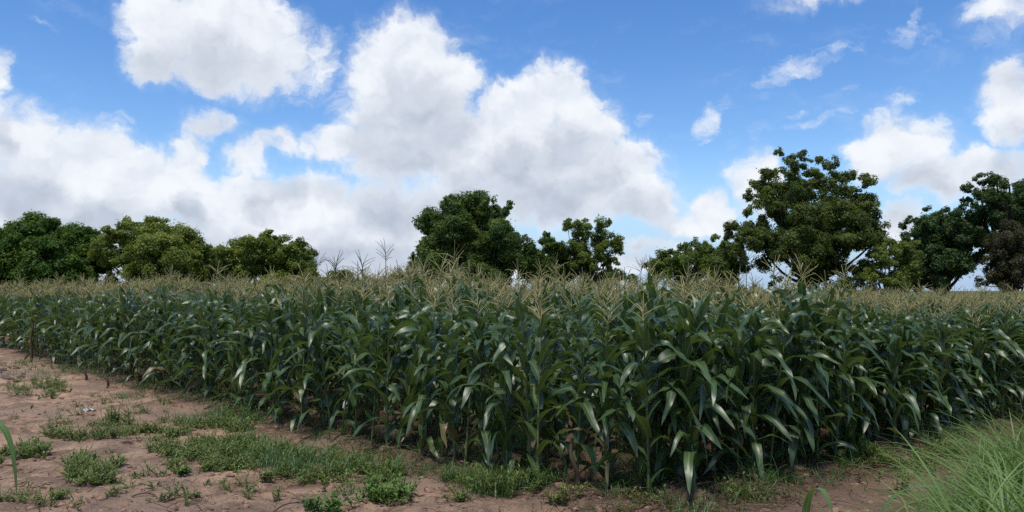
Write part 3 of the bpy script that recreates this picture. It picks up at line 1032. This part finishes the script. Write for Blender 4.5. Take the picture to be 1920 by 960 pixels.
# the rest of the field, past the three hundred nearest
frng = np.random.default_rng(9)
far_var = []
for k in range(16):
    P = corn(frng, 1.55, False, k % 8 < 7, 0, 11, frng.uniform(.30, .46), frng.uniform(.25, .75))
    for part, mi in (('stalk', 1), ('foliage', 0), ('tassel', 2)):
        if part in P:
            P[part]['M'][:] = mi
    far_var.append(join([P[p_] for p_ in ('stalk', 'foliage', 'tassel') if p_ in P]))
fp = np.stack([pts[far_i, 0], pts[far_i, 1], Z[far_i] - .02], 1)
fg = scatter(far_var, fp, RNG.uniform(0, 6.28, len(fp)), H[far_i] / 1.55, RNG.normal(0, .035, (len(fp), 2)), RNG.random(len(fp)))
o = build('corn_field', fg, [MAT['corn_leaf'], MAT['stalk'], MAT['tassel']])
tag(o, 'mass of tasselled corn filling the field behind its near edge', 'corn', kind='stuff')

# ------------------------------------------------------------------ weeds, grass and litter
def sprig(rng, h, n, ll, lw_, mat=0, spread=1.0):
    """a small weed: branching stems with little oval leaves"""
    out = []
    for b in range(int(rng.integers(3, 6))):
        ph, op = rng.uniform(0, 6.28), rng.uniform(.2, 1.15) * spread
        hh = h * rng.uniform(.6, 1.1)
        q = np.linspace(0, 1, 4)
        d = np.stack([np.sin(op) * q * math.cos(ph), np.sin(op) * q * math.sin(ph), q * math.cos(op * .8)], 1) * hh
        out.append(tube(d, .0022, 3, .4, mat))
        for k in range(n):
            s = rng.uniform(.2, 1.0)
            p = d[-1] * s
            out.append(leaf(p, rng.uniform(0, 6.28), ll * rng.uniform(.6, 1.2), lw_ * rng.uniform(.7, 1.2), rng.uniform(.5, 1.2), rng.uniform(1.2, 1.9), nseg=2, across=(-1, 1), wave=0, fold=0, tint=rng.uniform(.1, .95), mat=mat))
    return join(out)


def tuft(rng, n, L, W, mat=0, spread=.05, th=(.05, .6), droop=(.6, 2.2), nseg=6, across=(-1, 0, 1)):
    return join([leaf((rng.normal(0, spread), rng.normal(0, spread), 0), rng.uniform(0, 6.28), L * rng.uniform(.5, 1.15), W * rng.uniform(.7, 1.2), rng.uniform(*th), rng.uniform(*droop), rng.normal(0, .3), rng.normal(0, .4), nseg, across, wave=0, fold=.3, tint=rng.uniform(.05, .95), mat=mat) for _ in range(n)])


wr = np.random.default_rng(31)
weed_var = [sprig(wr, wr.uniform(.06, .16), 14, .026, .013, spread=1.25) for _ in range(10)] + [sprig(wr, wr.uniform(.10, .2), 10, .045, .008) for _ in range(3)]
grass_var = [tuft(wr, 12, .20, .007, th=(.1, .9), droop=(.8, 2.0), nseg=4, across=(-1, 1)) for _ in range(8)]


def patch_points(patches):
    P = []
    for (x, y, rx, ry, n) in patches:
        for _ in range(int(n * 1.9)):
            a, r = wr.uniform(0, 6.28), math.sqrt(wr.random()) * (1 + wr.normal(0, .22))
            g = ground_at(x + math.cos(a) * r * rx, min(y + math.sin(a) * r * ry, 990))
            if fbm(g[0] * 4, g[1] * 4, 2, 8) > .27 + .2 * r:
                P.append(g)
    return np.array(P)


weed_patches = [(430, 880, 260, 30, 90), (150, 780, 160, 40, 60), (620, 905, 160, 14, 60), (250, 930, 260, 26, 50), (80, 728, 75, 20, 170), (40, 686, 70, 8, 70), (120, 690, 50, 8, 40), (110, 735, 40, 14, 60), (240, 812, 140, 20, 260), (160, 820, 70, 14, 100), (330, 808, 100, 16, 160), (440, 795, 60, 22, 160),
                (370, 845, 100, 26, 320), (470, 850, 90, 42, 360), (430, 860, 130, 26, 260), (550, 860, 70, 30, 140), (195, 890, 72, 26, 210), (150, 875, 40, 14, 70), (62, 842, 34, 22, 110), (10, 862, 24, 12, 34),
                (640, 870, 60, 14, 60), (720, 888, 110, 12, 130), (860, 895, 90, 12, 90), (60, 938, 60, 10, 14), (300, 880, 160, 60, 40), (230, 760, 160, 40, 30), (700, 930, 90, 20, 30), (830, 935, 60, 14, 30),
                (1340, 905, 90, 14, 20), (1700, 890, 60, 26, 40), (1630, 870, 60, 12, 40), (1780, 840, 60, 30, 70), (1560, 850, 40, 12, 30), (1240, 940, 200, 16, 16), (300, 770, 80, 14, 26)]
wp = patch_points(weed_patches)
weeds = scatter(weed_var, wp, wr.uniform(0, 6.28, len(wp)), wr.uniform(.3, 1.35, len(wp)), None, wr.random(len(wp)))
o = build('ground_weeds', weeds, MAT['weed'], smooth=False)
tag(o, 'low creeping weeds growing in patches on the bare soil', 'weeds', kind='stuff')

grass_patches = [(490, 860, 60, 40, 130), (560, 870, 80, 26, 110), (700, 885, 140, 14, 130), (870, 895, 110, 14, 110), (935, 920, 55, 20, 70), (1020, 905, 70, 16, 60), (1200, 905, 120, 14, 50), (1440, 900, 90, 14, 40),
                 (1600, 850, 70, 14, 60), (1750, 810, 80, 18, 60), (380, 790, 110, 16, 60), (250, 750, 90, 12, 30), (120, 700, 120, 10, 50), (1180, 925, 120, 10, 20), (470, 800, 60, 14, 40)]
gp = patch_points(grass_patches)
# and between the outer rows
fgp = []
for k in range(1000):
    u, v = (wr.uniform(-.2, 16), abs(wr.normal(0, .9)) - .3) if wr.random() < .6 else (abs(wr.normal(0, .9)) - .3, wr.uniform(-.2, 9))
    p = CORNER + U * u + V * v
    if vnoise(p[0] * 2, p[1] * 2, 4) > .25:
        fgp.append((p[0], p[1], float(hgt(*p)) - .01))
gp = np.concatenate([gp, np.array(fgp)])
gg = scatter(grass_var, gp, wr.uniform(0, 6.28, len(gp)), wr.uniform(.5, 1.3, len(gp)), None, wr.random(len(gp)))
o = build('short_grass', gg, MAT['shortgrass'])
tag(o, 'short dark grass sprouting along the foot of the corn', 'grass', kind='stuff')

# tall pale grass on the bank at the right
tall_var = [tuft(wr, 17, wr.uniform(.75, 1.05), wr.choice([.009, .012, .016, .020]), spread=.07, th=(.03, .6), droop=(1.2, 2.9), nseg=9) for _ in range(14)]
tp = []
while len(tp) < 560:
    y = wr.uniform(3.3, 8.4)
    x = wr.uniform(1.9, .69 * y + .8)
    px = CX + x / y * FPX
    edge = np.interp(y, [3.3, 4.5, 6, 7.5, 8.4], [1765, 1770, 1808, 1842, 1876])
    if px > edge + wr.normal(0, 14):
        tp.append((x, y, float(hgt(x, y)) - .02))
tp = np.array(tp)
sc_ = np.interp(tp[:, 1], [3.3, 5, 7, 8.4], [1.02, 1.0, .85, .8]) * wr.uniform(.75, 1.15, len(tp))
sc_ *= np.interp(CX + tp[:, 0] / tp[:, 1] * FPX, [1740, 1860], [.78, 1.06])
tgm = scatter(tall_var, tp, wr.uniform(0, 6.28, len(tp)), sc_, wr.normal(-.05, .08, (len(tp), 2)), wr.random(len(tp)))
o = build('tall_grass', tgm, MAT['grass'])
tag(o, 'tall pale green arching grass on the bank at the lower right', 'grass', kind='stuff')

# straw and dead leaves lying along the foot of the corn
sp = []
for k in range(3600):
    if wr.random() < .62:
        u, v = wr.uniform(-.3, 15), wr.normal(.05, .32)
    else:
        u, v = wr.normal(.05, .32), wr.uniform(-.3, 9)
    p = CORNER + U * u + V * v
    sp.append((p[0], p[1], float(hgt(*p)) + .012))
for k in range(700):
    sp.append(tuple(ground_at(wr.uniform(-20, 1850), wr.uniform(690, 970)) + [0, 0, .008]))
sp = np.array(sp)
straw_var = []
for k in range(10):
    L, q = wr.uniform(.08, .34), np.linspace(0, 1, 5)[:, None]
    pth = np.concatenate([(q - .5) * L, np.sin(q * 3 + k) * L * .15, np.abs(np.sin(q * 4 + k)) * .05], 1)
    straw_var.append(tube(pth, .0028, 3, wr.random()) if k < 6 else leaf((0, 0, 0), 0, L * .8, .014, 1.25, 1.75, .6, 1.2, 5, (-1, 0, 1), wave=.3, tint=wr.random()))
o = build('dry_litter', scatter(straw_var, sp, wr.uniform(0, 6.28, len(sp)), wr.uniform(.6, 1.3, len(sp)), None, wr.random(len(sp))), MAT['straw'])
tag(o, 'brown straw and dead leaves lying along the foot of the corn', 'litter', kind='stuff')
# small clods and pebbles on the soil
cp = []
for k in range(3200):
    g = ground_at(wr.uniform(-30, 1900), wr.uniform(690, 975))
    cp.append(g)
cp = np.array(cp)


def lump(rng, r, n=6, m=8, flat=.6):
    th, ph = np.linspace(.05, math.pi - .05, n), np.arange(m) * 2 * math.pi / m
    T, Pp = np.meshgrid(th, ph, indexing='ij')
    rr = r * rng.uniform(.72, 1.15, T.shape)
    rr[0], rr[-1] = rr[0].mean(), rr[-1].mean()
    Vv = np.stack([rr * np.sin(T) * np.cos(Pp), rr * np.sin(T) * np.sin(Pp), rr * np.cos(T) * flat], -1).reshape(-1, 3)
    i, j = np.meshgrid(np.arange(n - 1), np.arange(m), indexing='ij')
    j2 = (j + 1) % m
    F = np.stack([i * m + j, (i + 1) * m + j, (i + 1) * m + j2, i * m + j2], -1).reshape(-1, 4)
    A = np.zeros((len(Vv), 3))
    A[:, 2] = .5
    return geo(Vv, F, A)


clod_m = plain_mat('clod', (.13, .085, .06), (.30, .19, .13), 15, .95, .1)
clod_var = [lump(wr, .016) for _ in range(8)]
o = build('soil_crumbs', scatter(clod_var, cp, wr.uniform(0, 6.28, len(cp)), wr.gamma(1.2, .75, len(cp)) + .2), clod_m, smooth=False)
tag(o, 'small crumbs and clods scattered over the bare soil', 'soil', kind='stuff')


def weed_clump(label, px, py, n, h, ll, lw_, spread, mat='fresh', name='weed_clump', group='leafy weeds standing on the bare soil', r=(.1, .05), stem=True):
    g = ground_at(px, py)
    P = []
    for k in range(n):
        dx, dy = wr.normal(0, r[0]), wr.normal(0, r[1])
        z = float(hgt(g[0] + dx, g[1] + dy)) - g[2]
        w_ = sprig(wr, h * wr.uniform(.6, 1.15), 9, ll, lw_, 0, spread)
        w_['V'] = w_['V'] + [dx, dy, z]
        P.append(w_)
        q = np.linspace(0, 1, 6)[:, None]
        P.append(tube(np.concatenate([dx * q, dy * q, z * q + .012 + .02 * np.sin(q * 3.1)], 1), .0035, 4, .3))
    o = build(name, join(P), MAT[mat], smooth=False)
    o.location = tuple(g)
    return tag(o, label, 'weed', group)


weed_clump('bright green leafy weed mound at the bottom edge, widest one left of the field corner', 720, 938, 34, .20, .042, .024, .7, r=(.13, .10))
weed_clump('bright green weed at the very bottom edge, left of the weed mound', 618, 957, 16, .14, .042, .024, .8, r=(.12, .06))
weed_clump('upright round green weed standing alone left of the long weed strip', 214, 798, 16, .27, .036, .02, .4, r=(.09, .05), mat='weed')
weed_clump('green weed bush at the left edge below the bare patch', 64, 858, 24, .17, .036, .02, .7, r=(.14, .08), mat='weed')
weed_clump('small spreading sprig of weed near the bottom left corner', 102, 938, 10, .09, .03, .018, .8, r=(.05, .03), mat='weed')
weed_clump('tiny bright sprout with broad leaves alone on the soil under the grassy patch', 336, 893, 5, .08, .05, .028, .9, r=(.03, .02))
weed_clump('taller branching weed with pale tips against the dark corn left of the grassy patch', 440, 788, 16, .30, .04, .016, .55, r=(.22, .06), mat='fresh')
weed_clump('fine-leaved green weed tuft at the corn edge near the bottom centre', 930, 925, 26, .26, .05, .012, .6, r=(.2, .08), mat='weed')
weed_clump('small green weed in front of the slim corn plant standing apart', 1055, 945, 7, .16, .04, .018, .6, r=(.05, .03), mat='weed')
weed_clump('thin upright weed on the bare soil beside the tall pale grass', 1692, 920, 5, .22, .03, .014, .35, r=(.03, .03), mat='weed')
weed_clump('thin little weed on the bare soil left of the bright mound', 522, 940, 4, .13, .025, .014, .6, r=(.03, .02), mat='weed')
weed_clump('small bright weed at the lower right end of the grassy patch', 497, 905, 5, .11, .045, .022, .5, r=(.03, .02))

# stones heaped at the left edge
for k in range(14):
    px, py = wr.normal(20, 22), wr.normal(706, 9)
    g = ground_at(px, py)
    o = build('stone', lump(wr, wr.uniform(.035, .10), 6, 7, .6), MAT['stone'], smooth=False)
    o.location = tuple(g + [0, 0, .008])
    o.rotation_euler = (wr.uniform(-.3, .3), wr.uniform(-.3, .3), wr.uniform(0, 6))
    tag(o, 'dark grey stone in the heap at the left edge of the bare soil', 'stone', 'stones heaped at the left edge')

# a pale scrap, twigs, dead stalks
g = ground_at(168, 772)
q = np.linspace(-1, 1, 9)
X, Y = np.meshgrid(q * .10, np.linspace(-1, 1, 5) * .035)
Zs = .02 + .015 * np.sin(X * 60) + .012 * np.cos(Y * 70 + X * 20)
i, j = np.meshgrid(np.arange(4), np.arange(8), indexing='ij')
F = np.stack([i * 9 + j, i * 9 + j + 1, (i + 1) * 9 + j + 1, (i + 1) * 9 + j], -1)
o = build('plastic_scrap', geo(np.stack([X + .4 * Y, Y, Zs], -1).reshape(-1, 3), F), MAT['scrap'])
o.modifiers.new('thickness', 'SOLIDIFY').thickness = .003
o.location = tuple(g)
tag(o, 'crumpled pale bluish scrap lying on the bare soil', 'litter')


def twig(label, px, py, L, rz, up=.1, r=.007, name='fallen_twig', group='twigs lying on the bare soil', cat='twig'):
    g = ground_at(px, py)
    q = np.linspace(0, 1, 7)[:, None]
    p0 = np.concatenate([(q - .5) * L, np.sin(q * 4) * L * .08, .012 + np.sin(q * 3.1) * L * up], 1)
    parts = [tube(p0, r * (1.1 - .6 * q[:, 0]), 6, .4)]
    for k, s in ((3, 1), (4, -1)):
        b = p0[k]
        parts.append(tube(b + q * np.array([L * .22, s * L * .14, .02]), r * (.6 - .4 * q[:, 0]), 5, .3))
    o = build(name, join(parts), MAT['dry'])
    o.location, o.rotation_euler = tuple(g), (0, 0, rz)
    return tag(o, label, cat, group)


twig('dark forked twig lying on the soil below the grassy patch', 340, 942, .30, .3)
twig('thin dark twig on the pinkish soil left of the bright weed mound', 545, 955, .34, .9)
twig('dry twig on the soil just above the bright weed mound', 660, 905, .40, .2)
twig('short dark twig lying in the lower left on the greyish soil', 270, 932, .2, .2)
twig('dry twig at the foot of the corn beside the grassy patch', 590, 812, .5, .8, .25)


def stick(label, px, py, h, lean, r=.014, name='dead_stalk'):
    g = ground_at(px, py)
    q = np.linspace(0, 1, 9)[:, None]
    p = np.concatenate([lean * q * h + .02 * np.sin(q * 7), .02 * np.cos(q * 6), q * h], 1)
    parts = [tube(p, r * (1.2 - .5 * q[:, 0]), 7, .2)]
    parts.append(leaf(p[5], 1.0, .22, .03, .5, 2.9, .4, 1.0, 6, (-1, 0, 1), wave=.3, tint=.5))
    o = build(name, join(parts), MAT['dry'])
    o.location = tuple(g)
    return tag(o, label, 'dead stalk', 'dead stalks along the corn')


stick('dark bare stick standing in front of the corn at the far left', 57, 680, 1.0, .03, .03)
stick('second, thinner dark stick just right of the bare stick at the far left', 70, 667, .5, -.05, .02)
stick('dark broken stalk stump in the front row left of the slim corn plant standing apart', 1082, 915, .42, -.12, .02)
stick('short dark stub on the soil at the left end of the near corn row', 160, 713, .3, .04, .022)
stick("dark leaning dead stalk at the corn's foot below the second tree", 200, 728, .3, .15, .02)

# broad-leaved plants close by, cut off by the frame
def near_plant(label, loc, leaves, name='young_corn_plant', stem_h=.7):
    g = np.array([loc[0], loc[1], float(hgt(*loc))])
    root = thing(name, label, 'corn plant', g, 0, 'young corn plants close to the camera')
    q = np.linspace(0, 1, 6)[:, None]
    build('stalk', tube(np.concatenate([q * 0, q * 0, q * stem_h], 1), .012 - .006 * q[:, 0], 7, .5), MAT['stalk'], root)
    build('foliage', join([leaf(*a, **k) for a, k in leaves]), MAT['young_leaf'], root)
    return root


A0 = at(25, 800, 2.5)
near_plant('young corn plant at the left edge whose narrow bright leaf hangs into view', (A0[0] - .42, 2.5), [
    (((0, 0, 1.34), 0.0, .64, .030, 1.15, 3.1), dict(kink=.60, tint=.6, twist=1.2, nseg=18, power=1)),
    (((0, 0, 1.23), -.15, .50, .035, 1.55, 2.3), dict(tint=.3, nseg=14)),
    (((0, 0, .9), 2.6, .6, .04, .5, 2.5), dict(tint=.5)),
    (((0, 0, .6), 1.8, .6, .04, .5, 2.5), dict(tint=.5)),
    (((0, 0, 1.1), 3.4, .5, .035, .2, 1.8), dict(tint=.5))], stem_h=1.4)
B0 = at(1521, 935, 3.2)
near_plant('young broad-leaved plant at the bottom edge with one upright blunt leaf tip', (B0[0], 3.2), [
    (((0, 0, .64), -1.2, .54, .055, -.38, 2.9), dict(tint=.8, fold=.3, kink=.74, nseg=18, wave=.02)),
    (((0, 0, .45), 1.9, .4, .034, .4, 2.2), dict(tint=.5)), (((0, 0, .3), 4.2, .4, .034, .4, 2.2), dict(tint=.5))], stem_h=.5)
C0 = at(1640, 935, 3.2)
near_plant('young broad-leaved plant at the bottom edge with one arching leaf', (C0[0], 3.2), [
    (((0, 0, .80), -.2, .50, .032, .12, 2.7), dict(tint=.8, nseg=14)), (((0, 0, .5), 2.8, .42, .03, .25, 1.2), dict(tint=.3)),
    (((0, 0, .3), 1.2, .4, .03, .4, 2.0), dict(tint=.5))], stem_h=.56)
